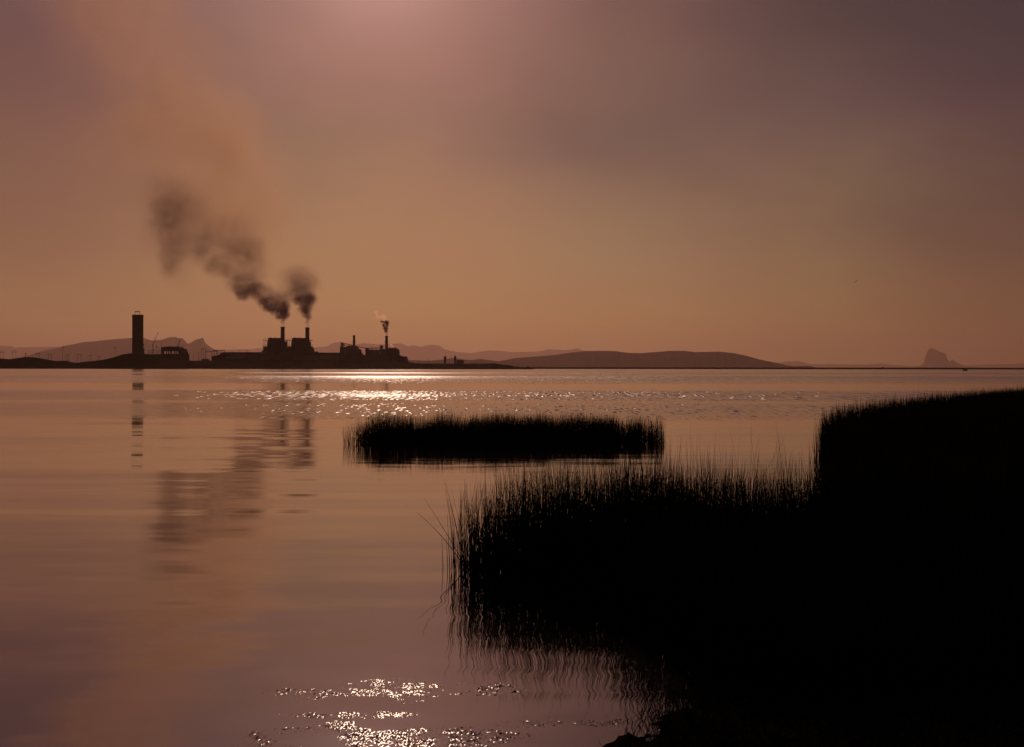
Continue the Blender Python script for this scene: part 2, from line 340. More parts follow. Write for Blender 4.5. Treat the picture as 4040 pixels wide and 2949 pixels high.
# peninsula the power station stands on
pen_prof = [(-700, 1420), (-200, 1410), (0, 1415), (37, 1418), (57, 1415), (96.5, 1409.6), (129, 1410), (161, 1415), (195, 1420.6), (218, 1425), (264, 1424), (285, 1431), (310, 1432), (333, 1427.5), (368, 1425), (414, 1419), (448, 1411), (483, 1399), (520, 1394), (566, 1398), (620, 1412), (660, 1421), (760, 1424), (838, 1423), (900, 1426), (1000, 1430), (1300, 1432), (1560, 1428), (1606, 1426), (1623, 1431), (1651, 1435), (1700, 1435), (1897, 1436), (1953, 1434), (1974, 1438.5), (2005, 1441), (2030, 1446), (2060, 1450), (2090, 1451), (2104, 1458)]
def far_shore():
    x0, x1, st = -700, 2104, 4.0; n = int((x1 - x0) / st)
    rows = []
    for kind in ('w', 's', 'm', 'r', 'b', 'p'):
        row = []
        for i in range(n + 1):
            px = x0 + (x1 - x0) * i / n; wob = 14 * mnoise.noise(Vector((px * .02, 0, 0))) + 5 * mnoise.noise(Vector((px * .2, 1, 0)))
            zr = Z(px, interp(pen_prof, px) - 0.9 * mnoise.noise(Vector((px * .22, 7, 0))) - 0.9 * mnoise.noise(Vector((px * .7, 7, 3))), 2300)
            end = min(1.0, (x1 - px) / 120.0)
            ys = 2145 + wob + (1 - end) * 40
            if kind == 'w': y, z = ys, -1.0
            elif kind == 's': y, z = ys + 6, 0.8 + 0.5 * mnoise.noise(Vector((px * .35, 2, 0)))
            elif kind == 'm': y, z = 2235, min(zr * .55, 4.0) + 0.8 * mnoise.noise(Vector((px * .1, 4, 0)))
            elif kind == 'r': y, z = 2300, zr
            elif kind == 'b': y, z = 2345, min(zr, 4.0 if px < 1950 else zr * .5)
            else: y, z = 2900, -1.0 if px > 1950 else 4.0
            row.append((X(px, 2300) * (y / 2300 if kind in 'ws' else 1), y, max(z, -1.0)))
        rows.append(row)
    m = n + 1; ff = []
    for j in range(5):
        for i in range(n): ff.append((j * m + i, j * m + i + 1, (j + 1) * m + i + 1, (j + 1) * m + i))
    return MB().add([p for r_ in rows for p in r_], ff).build('far_shore', M_earth)
tag(far_shore(), 'low dark scrubby peninsula under the power station', kind='structure')
# plain behind: far bank on the right and the ground out to the horizon
pl = MB(); xs = np.concatenate([np.linspace(-5000, 5000, 260)])
vv = []
for j, (y, z) in enumerate(((3000, -1.0), (3012, 2.6), (3060, 4.75), (3600, 4.3), (20000, 4.0), (75000, 2.0))):
    for x in xs:
        f = 1.0 if y < 5000 else y / 3600.0 * 1.2
        dz = (0.35 * mnoise.noise(Vector((x * .004, j, 0))) + 0.12 * mnoise.noise(Vector((x * .03, j, 1)))) if 0 < j < 4 else 0
        vv.append((x * f, y + 40 * mnoise.noise(Vector((x * .002, 0, 5))), z + dz))
m_ = len(xs); ff = [(j * m_ + i, j * m_ + i + 1, (j + 1) * m_ + i + 1, (j + 1) * m_ + i) for j in range(5) for i in range(m_ - 1)]
tag(pl.add(vv, ff).build('ground', M_earth), 'flat dark far bank and plain reaching to the hills', kind='structure')

# ------------------------------------------------------------------ power station (placed at its distance of about 2.4 km)
D = 2400.0
def px_box(mb, x0, x1, yt, yb, d0=0.0, dep=30.0):
    Dn = D + d0
    return mb.box(X(x0, Dn), X(x1, Dn), Dn, Dn + dep, max(0.0, Z(x0, yb, Dn)) if yb < 1450 else 2.0, Z((x0 + x1) / 2, yt, Dn))
def px_beam(mb, p, q, wpx=1.0, d0=0.0, r_=None):
    Dn = D + d0; r_ = wpx * 0.68 * Dn / F if r_ is None else r_
    return mb.tube([(X(p[0], Dn), Dn, Z(p[0], p[1], Dn)), (X(q[0], Dn), Dn, Z(q[0], q[1], Dn))], r_, n=6)
def root(name, px, label, cat, group=None, d0=0.0, z=4.0):
    return empty(name, (X(px, D + d0), D + d0, z), label, cat, group)

# tall dark tower with a frame on top
t1 = root('chimney_shell', 543, 'tallest wide dark concrete tower with a small open frame on its top', 'tower', d0=20)
Dn = D + 20
MB().lathe(X(543.5, Dn), Dn, [(24.0 * .5, 2), (23.6 * .5, 30), (23.6 * .5, Z(543, 1246, Dn)), (24.3 * .5, Z(543, 1245.5, Dn)), (24.3 * .5, Z(543, 1243, Dn)), (10.6, Z(543, 1242.8, Dn))], 40).build('shaft', M_conc, t1, smooth=False)
fm = MB()
for a, b in (((532.5, 1243), (533, 1229)), ((551.5, 1243), (550.5, 1229)), ((532, 1229.5), (552, 1229.5)), ((532.6, 1232), (551, 1232))):
    px_beam(fm, a, b, 1.3, 20); px_beam(fm, a, b, 1.3, 27)
fm.tube([(X(532.5,Dn),Dn,Z(532,1230,Dn)),(X(532.5,Dn),Dn+7,Z(532,1230,Dn))],.35); fm.tube([(X(551,Dn),Dn,Z(551,1230,Dn)),(X(551,Dn),Dn+7,Z(551,1230,Dn))],.35)
fm.build('top_frame', M_steel, t1)
lad = MB(); xs_ = X(564.5, Dn)
px_box(lad, 563.6, 566.5, 1376, 1400, 20, 6); px_box(lad, 563.6, 565.6, 1358, 1364, 20, 5); lad.build('hoist', M_steel, t1)

def crane(px0, py0, px1, py1, pyb, label, d0=10):
    c_ = root('crane', px0, label, 'crane', 'cranes over the building site', d0)
    m1 = MB(); px_beam(m1, (px0 - .9, py0), (px0 - .9, pyb), .7, d0); px_beam(m1, (px0 + .9, py0), (px0 + .9, pyb), .7, d0)
    for k in range(8):
        ya = py0 + (pyb - py0) * k / 8; yb = py0 + (pyb - py0) * (k + 1) / 8
        px_beam(m1, (px0 - .9, ya), (px0 + .9, yb), .35, d0)
    m1.build('mast', M_steel, c_)
    m2 = MB(); px_beam(m2, (px0, py0 + 1.5), (px1, py1), .9, d0); px_beam(m2, (px0 - 1.6, py0 - .5), (px1, py1), .45, d0)
    px_beam(m2, (px0, py0 + 1), (px0 - 5, py0 + .5), 1.4, d0); px_beam(m2, (px0 - 5, py0), (px0 - .5, py0 - 6), .4, d0)
    px_beam(m2, (px0 - .5, py0 - 6), (px1, py1), .3, d0); px_box(m2, px1 - 1.3, px1 + .8, py1 - 1, py1 + 4, d0, 1.2)
    m2.build('boom', M_steel, c_)
crane(603, 1363, 623, 1313.6, 1399, 'larger crane with its boom raised beside the tall dark tower')
crane(703, 1366, 708.5, 1343, 1372, 'smaller upright crane above the unfinished boiler house', 24)

# steel skeleton left of unfinished block
sk = root('steel_frame', 607, 'low open steel skeleton between the tall dark tower and the unfinished block', 'frame')
for px in (583, 590, 598, 606, 617, 625, 632):
    for d0 in (0, 14): px_beam(MB(), (px, 1382 if px != 606 else 1376), (px, 1402), 1.0, d0).build('column', M_steel, sk)
for y in (1383, 1390): px_beam(MB(), (581, y), (636, y), .9).build('beam', M_steel, sk); px_beam(MB(), (588, y), (636, y), .9, 14).build('beam', M_steel, sk)
px_box(MB(), 566, 640, 1398, 1460, 2, 18).build('plinth', M_conc, sk)

# unfinished boiler house
ub = root('unfinished_boiler_house', 670, 'unfinished block with a heavy slab on open columns below the small crane', 'building')
px_box(MB(), 635.5, 706, 1370, 1386, 0, 34).box(X(648, D), X(700, D), D + 6, D + 22, Z(670, 1370, D), Z(670, 1367.8, D)).build('roof_slab', M_clad, ub)
for px, wd in ((637, 3), (643, 5), (656, 1.6), (664, 1.2), (674, 4.5), (688, 3), (696, 1.5), (705, 3)):
    for dd in (3, 26): px_box(MB(), px - wd / 2, px + wd / 2, 1386.2, 1398, dd, 4).build('column', M_steel, ub)
px_box(MB(), 636, 712, 1397, 1460, 0, 36).build('wall', M_clad, ub)
prof = [(706, 1379), (718, 1376.5), (720, 1384), (724, 1389), (726, 1397), (729, 1401), (730, 1460), (706, 1460)]
MB().prism([(X(a, D), Z(a, b, D) if b < 1450 else 2) for a, b in prof][::-1], D + 2, D + 34).build('stair_tower', M_clad, ub)
px_beam(MB(), (637, 1370), (637, 1347), .9, 8).build('mast', M_steel, ub)
m = MB(); px_beam(m, (720.5, 1380), (720.5, 1366), .5, 8); px_box(m, 718.5, 722.5, 1364, 1366.5, 8, 1.5); m.build('floodlight', M_steel, ub)

# yard light masts
def light_mast(px, yt, yb, label, d0=-20):
    r0 = root('light_mast', px, label, 'light mast', 'tall light masts in the yard', d0)
    m = MB(); px_beam(m, (px, yt + 1), (px, yb), .8, d0); m.build('pole', M_steel, r0)
    m = MB(); px_box(m, px - 3.2, px + 3.2, yt - .6, yt + 1.1, d0, 2.5); px_box(m, px - 1.6, px + 1.6, yt + 1.1, yt + 2.4, d0, 2); m.build('lamp_head', M_steel, r0)
light_mast(247.5, 1371.5, 1428, 'tall light mast standing among the power pylons')
light_mast(454, 1371, 1420, 'tall light mast just left of the tall dark tower')
light_mast(617, 1368.5, 1400, 'short light mast right of the larger crane', 6)

# pylons
def pylon(px, yt, yb, wpx, label, d0=330, style=0):
    r0 = root('transmission_tower', px, label, 'pylon', 'power pylons behind the left shore', d0, 3)
    hgt = yb - yt
    for sgn in (-1, 1):
        m = MB(); px_beam(m, (px + sgn * wpx * .5, yb + 6), (px + sgn * wpx * .33, yt + hgt * .28), .75, d0)
        for k in range(5):
            a = k / 5; y0 = yb - (yb - yt - hgt * .28) * a; y1 = yb - (yb - yt - hgt * .28) * (a + .2)
            px_beam(m, (px + sgn * (wpx * .5 - .17 * wpx * a), y0), (px + sgn * (wpx * .5 - 1.9), y1), .35, d0)
        m.build('leg', M_steel, r0)
    m = MB()
    if style == 0:
        pts = [(px - wpx * .33, yt + hgt * .28), (px - wpx * .45, yt + hgt * .15), (px - wpx * .28, yt + hgt * .03), (px, yt), (px + wpx * .28, yt + hgt * .03), (px + wpx * .45, yt + hgt * .15), (px + wpx * .33, yt + hgt * .28)]
        for a, b in zip(pts, pts[1:]): px_beam(m, a, b, .8, d0)
        px_beam(m, (px - wpx * .72, yt + hgt * .2), (px + wpx * .72, yt + hgt * .2), .7, d0)
    else:
        px_beam(m, (px - wpx * .75, yt + 1), (px + wpx * .75, yt + 1), .9, d0); px_beam(m, (px - wpx * .33, yt + hgt * .28), (px - wpx * .33, yt), .7, d0); px_beam(m, (px + wpx * .33, yt + hgt * .28), (px + wpx * .33, yt), .7, d0)
        for q in (-.6, 0, .6): px_beam(m, (px + q * wpx, yt + 1), (px + q * wpx * .6, yt + hgt * .25), .4, d0)
    m.build('crossarm', M_steel, r0)
PY = [(7, 1385, 1417, 15, 0, 'hooped pylon at the far left edge'), (56, 1383, 1417, 17, 0, 'second hooped pylon from the left edge'),
      (101, 1393, 1412, 4, 1, 'narrow short pylon on the crest of the left hill'), (149, 1394, 1420, 17, 1, 'flat topped pylon just right of the left hill crest'),
      (197, 1394, 1426, 15, 0, 'hooped pylon left of the first light mast'), (266, 1400, 1428, 13, 1, 'small pylon right of the first light mast'),
      (312, 1398, 1430, 18, 1, 'wide flat topped pylon midway between the light masts'), (356, 1401, 1430, 11, 1, 'small pylon left of the second light mast'),
      (390, 1404, 1428, 9, 1, 'smallest pylon nearest the second light mast')]
for a in PY: pylon(a[0], a[1], a[2], a[3], a[5], style=a[4])

# switchyard gantries
def gantry(posts, yt, yb, label, d0=40, top=1.2, braces=True):
    r0 = root('switchyard_gantry', sum(posts) / len(posts), label, 'gantry', 'steel gantries left of the long hall', d0)
    for p in posts: m = MB(); px_beam(m, (p, yt), (p, yb), 1.0, d0); m.build('column', M_steel, r0)
    m = MB(); px_beam(m, (posts[0] - 2, yt), (posts[-1] + 2, yt), top, d0)
    if braces: px_beam(m, (posts[0], yt + 2.4), (posts[-1], yt + 2.4), .6, d0)
    m.build('beam', M_steel, r0)
gantry([813, 835, 844, 855], 1386, 1425, 'lower lattice gantry beside the slim masts')
gantry([845, 858, 872, 886], 1382.5, 1410, 'taller gantry whose beam runs over the end of the long hall', 55, 1.7)
gantry([795, 802, 810], 1376, 1422, 'narrow gantry left of the two wider gantries', 70, .8)
for px, yt, lb in ((762, 1397, 'leftmost slim mast in the gap right of the unfinished block'), (782, 1388, 'slim mast midway between the unfinished block and the gantries'), (789, 1399, 'short slim mast beside the narrow gantry')):
    r0 = root('lightning_mast', px, lb, 'mast', 'slim masts in the switchyard', 60)
    px_beam(MB(), (px, yt), (px, 1426), .7, 60).build('pole', M_steel, r0); m = MB(); px_beam(m, (px - 2, yt + 3), (px + 2, yt + 3), .5, 60); m.build('crossarm', M_steel, r0)
sb = root('switch_house', 807, 'small dark box at the foot of the gantries', 'building', d0=-10)
px_box(MB(), 796, 818, 1419, 1460, -10, 12).build('wall', M_clad, sb); px_box(MB(), 795, 819, 1417, 1418.8, -10.5, 13).build('roof', M_conc, sb)

# long turbine hall
th = root('turbine_hall', 1060, 'long low dark hall running from the gantries to the conveyor block', 'hall')
prof = [(842, 1460), (842, 1407.5), (852, 1404), (862, 1404.5), (875, 1398), (879, 1391.5), (1034, 1392.3), (1040, 1393), (1341, 1393), (1341, 1460)]
MB().prism([(X(a, D), Z(a, b, D) if b < 1450 else 2) for a, b in prof][::-1], D - 14, D + 40).build('wall', M_clad, th)
m = MB(); px_box(m, 879, 1032, 1390.3, 1391.3, -15, 56); px_box(m, 1046, 1340, 1391.8, 1392.9, -15, 56); m.build('roof', M_conc, th)
for a, b, y0, y1 in ((888, 968, 1398, 1416), (1032, 1100, 1404, 1421), (1158, 1255, 1403, 1421), (1262, 1338, 1399, 1416), (1344, 1400, 1405, 1418)):
    px_box(MB(), a, b, y0, y1, -14.3, .28).build('cladding_panel', M_pale, th) if a < 1341 else None
px_box(MB(), 1033, 1044, 1383.5, 1391.6, 2, 14).build('roof_house', M_clad, th)
m = MB()
for d0 in (0, 20):
    px_beam(m, (942, 1391), (942, 1381), 1.1, d0); px_beam(m, (978, 1391), (978, 1381), 1.1, d0); px_beam(m, (941, 1381.7), (979, 1381.7), 1.3, d0)
for q in (942, 978): m.tube([(X(q, D), D, Z(q, 1381.7, D)), (X(q, D), D + 20, Z(q, 1381.7, D))], .3)
m.build('roof_frame', M_steel, th)
m = MB(); px_beam(m, (918, 1391), (919, 1386), .9); px_beam(m, (918.5, 1387), (928.5, 1370), .5); m.build('derrick', M_steel, th); px_beam(MB(), (909, 1391), (909, 1383), .4).build('vent', M_steel, th)
px_beam(MB(), (968, 1391), (974, 1388.5), 1.2).build('vent', M_steel, th); px_beam(MB(), (885, 1391), (885, 1377), .4).build('vent', M_steel, th)
m = MB(); tx, tz = X(1247, D), Z(1247, 1393, D)
m.lathe(tx, D + 8, [(3.4, tz - 1.5), (3.4, tz + 2.0), (2.6, tz + 3.2), (1.0, tz + 3.8)], 20); m.build('roof_tank', M_conc, th)

# two boiler houses with stacks
def boiler(x0, label, lab_ch, right_out, d0=12):
    r0 = root('boiler_house', x0 + 35, label, 'boiler house', 'tall boiler houses with platforms', d0)
    s_ = lambda a: x0 + a     # x0 = left edge of roof slab
    px_box(MB(), s_(-3), s_(63), 1347.5, 1460, d0, 34).build('wall', M_clad, r0)
    m = MB(); px_box(m, s_(0), s_(52), 1334, 1344, d0 - 1, 36); px_box(m, s_(8), s_(12), 1332, 1333.9, d0 + 4, 6); px_box(m, s_(27), s_(31), 1332.6, 1333.9, d0 + 4, 6); m.build('roof', M_clad, r0)
    for a, b in ((2, 5), (14, 32), (44, 50), (5.5, 9)):
        if b - a > 10 or a > 40 or a == 2: px_box(MB(), s_(a), s_(b), 1344, 1347.5, d0 + 2, 4).build('column', M_clad, r0)
    px_box(MB(), s_(0), s_(52), 1344.2, 1347.3, d0 + 20, 6).build('window_band', M_steel, r0)
    for side, ext in ((-1, 17), (1, right_out)):
        if ext <= 0: continue
        m = MB(); e0 = s_(-3) if side < 0 else s_(63); e1 = e0 + side * ext
        lo, hi = min(e0, e1), max(e0, e1)
        for y in (1343.6, 1362, 1367): px_box(m, lo, hi, y - 1.0 if y < 1350 else y - .6, y + .6, d0 + 4, 22)
        for q in (0.05, .5): px_beam(m, (e1 - side * ext * q, 1343), (e1 - side * ext * q, 1375), .9, d0 + 4); px_beam(m, (e1 - side * ext * q, 1343), (e1 - side * ext * q, 1375), .9, d0 + 24)
        px_beam(m, (e1, 1343), (e1 - side * 9, 1336), .7, d0 + 6); px_beam(m, (e1 - side * 9, 1336), (e0 + side * -2, 1336), .7, d0 + 6)
        px_beam(m, (lo, 1354), (hi, 1354), .45, d0 + 4)
        m.build('platform', M_steel, r0)
        px_box(MB(), lo + 1.5, hi - 1, 1369, 1460, d0 + 3, 26).build('annex', M_clad, r0)
    return r0
boiler(1057, 'left one of the two tall boiler houses with side platforms', '', 13)
boiler(1152, 'right one of the two tall boiler houses with side platforms', '', 12)
mid = root('slim_stack', 1131.5, 'short slim dark stack in the gap between the two tall boiler houses', 'chimney', d0=6)
MB().lathe(X(1131.5, D + 6), D + 6, [(1.6, 4), (1.5, Z(1131, 1349, D)), (1.9, Z(1131, 1348.5, D)), (1.9, Z(1131, 1347, D))], 16).build('shaft', M_conc, mid)
# sloping casing right of the right boiler house
sc = root('duct_casing', 1236, 'stepped casing sloping down from the right boiler house to the hall roof', 'building', d0=8)
prof = [(1216, 1372), (1226, 1369), (1229, 1376), (1232, 1388), (1236, 1389), (1241, 1393.5), (1241, 1460), (1216, 1460)]
MB().prism([(X(a, D), Z(a, b, D) if b < 1450 else 2) for a, b in prof][::-1], D + 8, D + 30).build('wall', M_clad, sc)

def chimney(x0, x1, yt, label, ring=None, d0=8, yb=1460):
    r0 = root('chimney', (x0 + x1) / 2, label, 'chimney', 'power station chimneys', d0)
    cxx = (x0 + x1) / 2; Dn = D + d0; rr = (x1 - x0) / 2 / F * Dn; zt = Z(cxx, yt, Dn)
    MB().lathe(X(cxx, Dn), Dn, [(rr * 1.12, 2), (rr * 1.05, zt * .6), (rr * .97, zt - 3.2), (rr * .97, zt - .1)], 28).build('shaft', M_conc, r0, smooth=True)
    MB().lathe(X(cxx, Dn), Dn, [(rr * 1.0, zt - 3.2), (rr * 1.06, zt - 2.9), (rr * 1.06, zt), (rr * .7, zt + .01), (rr * .68, zt - 2.0)], 28).build('rim', M_conc, r0)
    if ring:
        zr = Z(cxx, ring, Dn)
        m = MB().lathe(X(cxx, Dn), Dn, [(rr * 1.1, zr - .25), (rr * 1.1 + 2.2, zr - .2), (rr * 1.1 + 2.2, zr + .1), (rr * 1.1, zr + .1)], 24)
        for k in range(12):
            a = k * math.pi / 6; xx, yy = X(cxx, Dn) + (rr * 1.1 + 2.1) * math.cos(a), Dn + (rr * 1.1 + 2.1) * math.sin(a)
            m.tube([(xx, yy, zr), (xx, yy, zr + 1.3)], .12, n=4)
        m.build('platform', M_steel, r0)
    return r0
chimney(1107.2, 1123, 1290.5, 'left one of the two tall chimneys giving off dark smoke')
chimney(1204.4, 1220.4, 1292.5, 'right one of the two tall chimneys giving off dark smoke')
chimney(1392, 1401.5, 1323.5, 'thin smokeless chimney above the conveyor block', 1349)
chimney(1519.6, 1530.4, 1325.8, 'chimney with a short curl of smoke at the right end', 1350)

# conveyor block
cb = root('conveyor_block', 1380, 'stepped dark block under the thin smokeless chimney', 'building')
prof = [(1341, 1460), (1341, 1370), (1363, 1369.5), (1364, 1367.5), (1404, 1368), (1409, 1377), (1417, 1379), (1419, 1392), (1434, 1404), (1446, 1408), (1470, 1432), (1470, 1460)]
MB().prism([(X(a, D), Z(a, b, D) if b < 1450 else 2) for a, b in prof][::-1], D, D + 34).build('wall', M_clad, cb)
m = MB(); px_box(m, 1370, 1390, 1365.5, 1367.6, 6, 8); px_box(m, 1376, 1380, 1363, 1365.4, 8, 3); px_box(m, 1396, 1403, 1364, 1367.8, 3, 8); m.build('roof_plant', M_steel, cb)
px_box(MB(), 1344.5, 1352, 1352, 1370, -.5, 8).build('head_house', M_clad, cb)
m = MB(); px_beam(m, (1352, 1356), (1362, 1366), .8, 1); px_beam(m, (1357, 1369), (1357, 1357), 1.6, 4); px_beam(m, (1340, 1369), (1346, 1360), .8, 1); px_box(m, 1355, 1359, 1360, 1366, 2, 3)
m.build('bracing', M_steel, cb)
cg = root('conveyor_gallery', 1420, 'thin enclosed conveyor sloping down to the right from the block head', 'conveyor', d0=-4)
gp = [(1346, 1351.5), (1391, 1364), (1404, 1367), (1441, 1374), (1500, 1373.8)]
m = MB()
for a, b in zip(gp, gp[1:]):
    Dn = D - 4
    m.prism([(X(a[0], Dn), Z(a[0], a[1] + 1.4, Dn)), (X(b[0], Dn), Z(b[0], b[1] + 1.4, Dn)), (X(b[0], Dn), Z(b[0], b[1] - 1.1, Dn)), (X(a[0], Dn), Z(a[0], a[1] - 1.1, Dn))], Dn, Dn + 3)
m.build('gallery', M_clad, cg)
for px, yt, yb in ((1366, 1358, 1369), (1380, 1362, 1366), (1412, 1370, 1378), (1442, 1375, 1382), (1450, 1375, 1382), (1461, 1375, 1382), (1475, 1375, 1382), (1488, 1375, 1382)):
    m = MB(); px_beam(m, (px, yt), (px, yb), .8, -2.5); m.build('trestle', M_steel, cg)

# right hand block
rb = root('old_boiler_house', 1500, 'broad dark block round the chimney at the right end of the station', 'boiler house')
prof = [(1440.5, 1460), (1441, 1376), (1446, 1374.5), (1449, 1380), (1497, 1381), (1498, 1377), (1511, 1377), (1512, 1380), (1530, 1381.5), (1531, 1374), (1559, 1373), (1563, 1377), (1569, 1379.5), (1571, 1400), (1579, 1405), (1579, 1460)]
MB().prism([(X(a, D), Z(a, b, D) if b < 1450 else 2) for a, b in prof][::-1], D, D + 36).build('wall', M_clad, rb)
m = MB(); m.lathe(X(1504, D), D + 6, [(3.2, Z(1504, 1378, D)), (3.2, Z(1504, 1369, D)), (4.6, Z(1504, 1368, D)), (4.2, Z(1504, 1365.5, D)), (1.8, Z(1504, 1363.5, D)), (1.0, Z(1504, 1362.8, D))], 20); m.build('cyclone', M_steel, rb)
for q in (1535, 1541, 1549, 1556, 1463, 1470, 1483): px_box(MB(), q - .7, q + .7, 1370.8 if q > 1520 else 1372, 1374 if q > 1520 else 1381, 4, 2).build('vent', M_steel, rb)
px_box(MB(), 1499.5, 1502, 1386, 1401, -.6, .4).build('duct', M_pale, rb)
px_beam(MB(), (1560, 1374), (1569, 1381), .7, -1).build('handrail', M_steel, rb); px_box(MB(), 1513, 1518, 1381, 1382.2, -1, 6).build('platform', M_steel, rb)
an = root('annex_building', 1590, 'low flat roofed annex at the right end of the station', 'building', d0=4)
px_box(MB(), 1577, 1602.5, 1408.3, 1460, 4, 24).build('wall', M_clad, an); px_box(MB(), 1576.5, 1603, 1406.8, 1408.1, 3.5, 25).build('roof', M_conc, an)
MB().prism([(X(1602.6, D), 2), (X(1609, D), 2), (X(1606.5, D), Z(1606, 1424, D)), (X(1602.6, D), Z(1603, 1410, D))], D + 6, D + 24).build('lean_to', M_clad, an)

# silos and shed on the spit
def silo(x0, x1, yt, label):
    r0 = root('silo', (x0 + x1) / 2, label, 'silo', 'silos out on the spit'); cx_ = X((x0 + x1) / 2, D); rr = (x1 - x0) / 2 / F * D
    MB().lathe(cx_, D, [(rr * .85, 3), (rr * .85, Z(x0, 1421, D)), (rr, Z(x0, 1419, D)), (rr, Z(x0, yt + 1.5, D)), (rr * .8, Z(x0, yt, D))], 20).build('shell', M_clad, r0, smooth=False)
    m = MB(); px_beam(m, (x1 - 1, yt + 1), (x1 - 1, yt - 2.5), .6); px_box(m, x0 + .5, x1 - .5, yt - 1, yt + .4, -1, 2); m.build('top_rail', M_steel, r0)
silo(1751, 1761, 1407.5, 'left of the two small silos on the spit'); silo(1791.5, 1800, 1406, 'right of the two small silos on the spit, beside a shed')
sh = root('shed', 1814, 'small flat shed against the right silo on the spit', 'shed')
px_box(MB(), 1800.5, 1829, 1423, 1460, 1, 14).build('wall', M_clad, sh); px_box(MB(), 1800.3, 1829.5, 1421.3, 1422.8, .6, 15).build('roof', M_conc, sh)
for px, yt, lb in ((1651, 1428, 'short post left of the taller post on the spit'), (1691.5, 1420, 'taller post left of the silos on the spit'), (2045, 1442, 'tiny post near the tip of the spit')):
    r0 = root('post', px, lb, 'post', 'posts along the spit', -90)
    px_beam(MB(), (px, yt), (px, 1450), 1.3 if px < 1700 else .8, -90).build('pole', M_steel, r0)
    m = MB(); px_box(m, px - 1.4, px + 1.4, yt - 1, yt + .8, -91, 2); m.build('head', M_steel, r0)

def lump(name, px, Dn, wx, hz, label, cat, mat=M_earth, dy=None):
    bm = bmesh.new(); bmesh.ops.create_icosphere(bm, subdivisions=3, radius=1)
    for v in bm.verts:
        n_ = 1 + .35 * mnoise.noise(v.co * 2.3 + Vector((px, 0, 0))) + .12 * mnoise.noise(v.co * 7)
        v.co = Vector((v.co.x * wx * n_, v.co.y * (dy or wx) * n_, v.co.z * hz * n_))
    me = bpy.data.meshes.new(name); bm.to_mesh(me); bm.free(); me.materials.append(mat)
    o = bpy.data.objects.new(name, me); COL.objects.link(o); o.location = (X(px, Dn), Dn, 0); return tag(o, label, cat)
lump('shore_bush', 2083, 2200, 3.6, 5.6, 'rounded dark bush at the tip of the spit', 'bush')
lump('rock_islet', 3808, 1330, 2.9, 2.0, 'small dark lump on the water at the far right', 'rock')
lump('bank_bush', 3482, 2990, 4.0, 6.2, 'tiny bump on the thin far bank left of the rock peak', 'bush')

# birds
def bird(px, py, label, flap, Dn=420):
    r0 = empty('bird', (X(px, Dn), Dn, Z(px, py, Dn)), label, 'bird', 'birds over the right shore')
    x0, y0, z0 = r0.location
    MB().tube([(x0 - .26, y0, z0 - .02), (x0 - .16, y0, z0 + .05), (x0 + .05, y0, z0 + .06), (x0 + .25, y0, z0 + .02), (x0 + .42, y0, z0)], .09, .03, 8).build('body', M_bird, r0)
    for s_ in (-1, 1):
        MB().prism([(x0 - .05, z0 + .04), (x0 + .1, z0 + .04), (x0 + .13, z0 + .08), (x0 - .02, z0 + .09)], y0, y0 + .02)
        m = MB(); b = [(x0 - .10, y0, z0 + .08), (x0 + .14, y0, z0 + .08), (x0 + .16, y0 + s_ * .32, z0 + .08 + flap), (x0 - .06, y0 + s_ * .32, z0 + .10 + flap), (x0 + .24, y0 + s_ * .62, z0 + .05 + flap * .5)]
        m.add(b + [(q[0], q[1], q[2] - .03) for q in b], [(0, 1, 2, 3), (3, 2, 4), (5, 8, 7, 6), (8, 9, 7), (0, 3, 8, 5), (1, 6, 7, 2), (2, 7, 9, 4), (3, 4, 9, 8)])
        m.build('wing', M_bird, r0)
bird(3380, 1109, 'upper right one of two birds flying over the right shore', .12)
bird(3372.5, 1114.5, 'lower left one of two birds flying over the right shore', .22)

# ------------------------------------------------------------------ smoke
def smoke_mat(name, blobs, col, aniso, f1, a1, f2, a2, gain, step):
    """density = sum of soft puffs (centres in metres, local space), look-up warped by noise so that the puffs billow"""
    m = bpy.data.materials.new(name); m.use_nodes = True; T = NT(m.node_tree); T.n.clear()
    o = T.n.new('ShaderNodeOutputMaterial'); tcn = T.n.new('ShaderNodeTexCoord'); P = tcn.outputs['Object']
    n1 = T.noise(P, f1, 2.0, 0.55); n2 = T.noise(P, f2, 2.0, 0.55)
    q = T.vmath('ADD', P, T.vmath('SCALE', T.vmath('SUBTRACT', n1.outputs['Color'], (0.5, 0.5, 0.5)), a1))
    q = T.vmath('ADD', q, T.vmath('SCALE', T.vmath('SUBTRACT', n2.outputs['Color'], (0.5, 0.5, 0.5)), a2))
    tot = None
    for (c, r_, k) in blobs:
        d = T.vmath('MULTIPLY', T.vmath('SUBTRACT', q, c), tuple(1.0 / v for v in r_))
        e = T.math('MAXIMUM', T.math('SUBTRACT', 1.0, T.vmath('DOT_PRODUCT', d, d)), 0.0)
        e = T.math('MULTIPLY', T.math('MULTIPLY', e, e), k)
        tot = e if tot is None else T.math('ADD', tot, e)
    tot = T.math('MULTIPLY', tot, T.mapr(n2.outputs['Fac'], 0.30, 0.64, 0.55, 1.35))
    tot = T.math('MULTIPLY', tot, gain)
    pv = T.n.new('ShaderNodeVolumePrincipled'); T.link(tot, pv.inputs['Density']); pv.inputs['Color'].default_value = col + (1,)
    pv.inputs['Anisotropy'].default_value = aniso
    T.link(pv.outputs[0], o.inputs['Volume']); m.cycles.volume_step_rate = step
    m.cycles.homogeneous_volume = False if hasattr(m.cycles, 'homogeneous_volume') else False
    return m

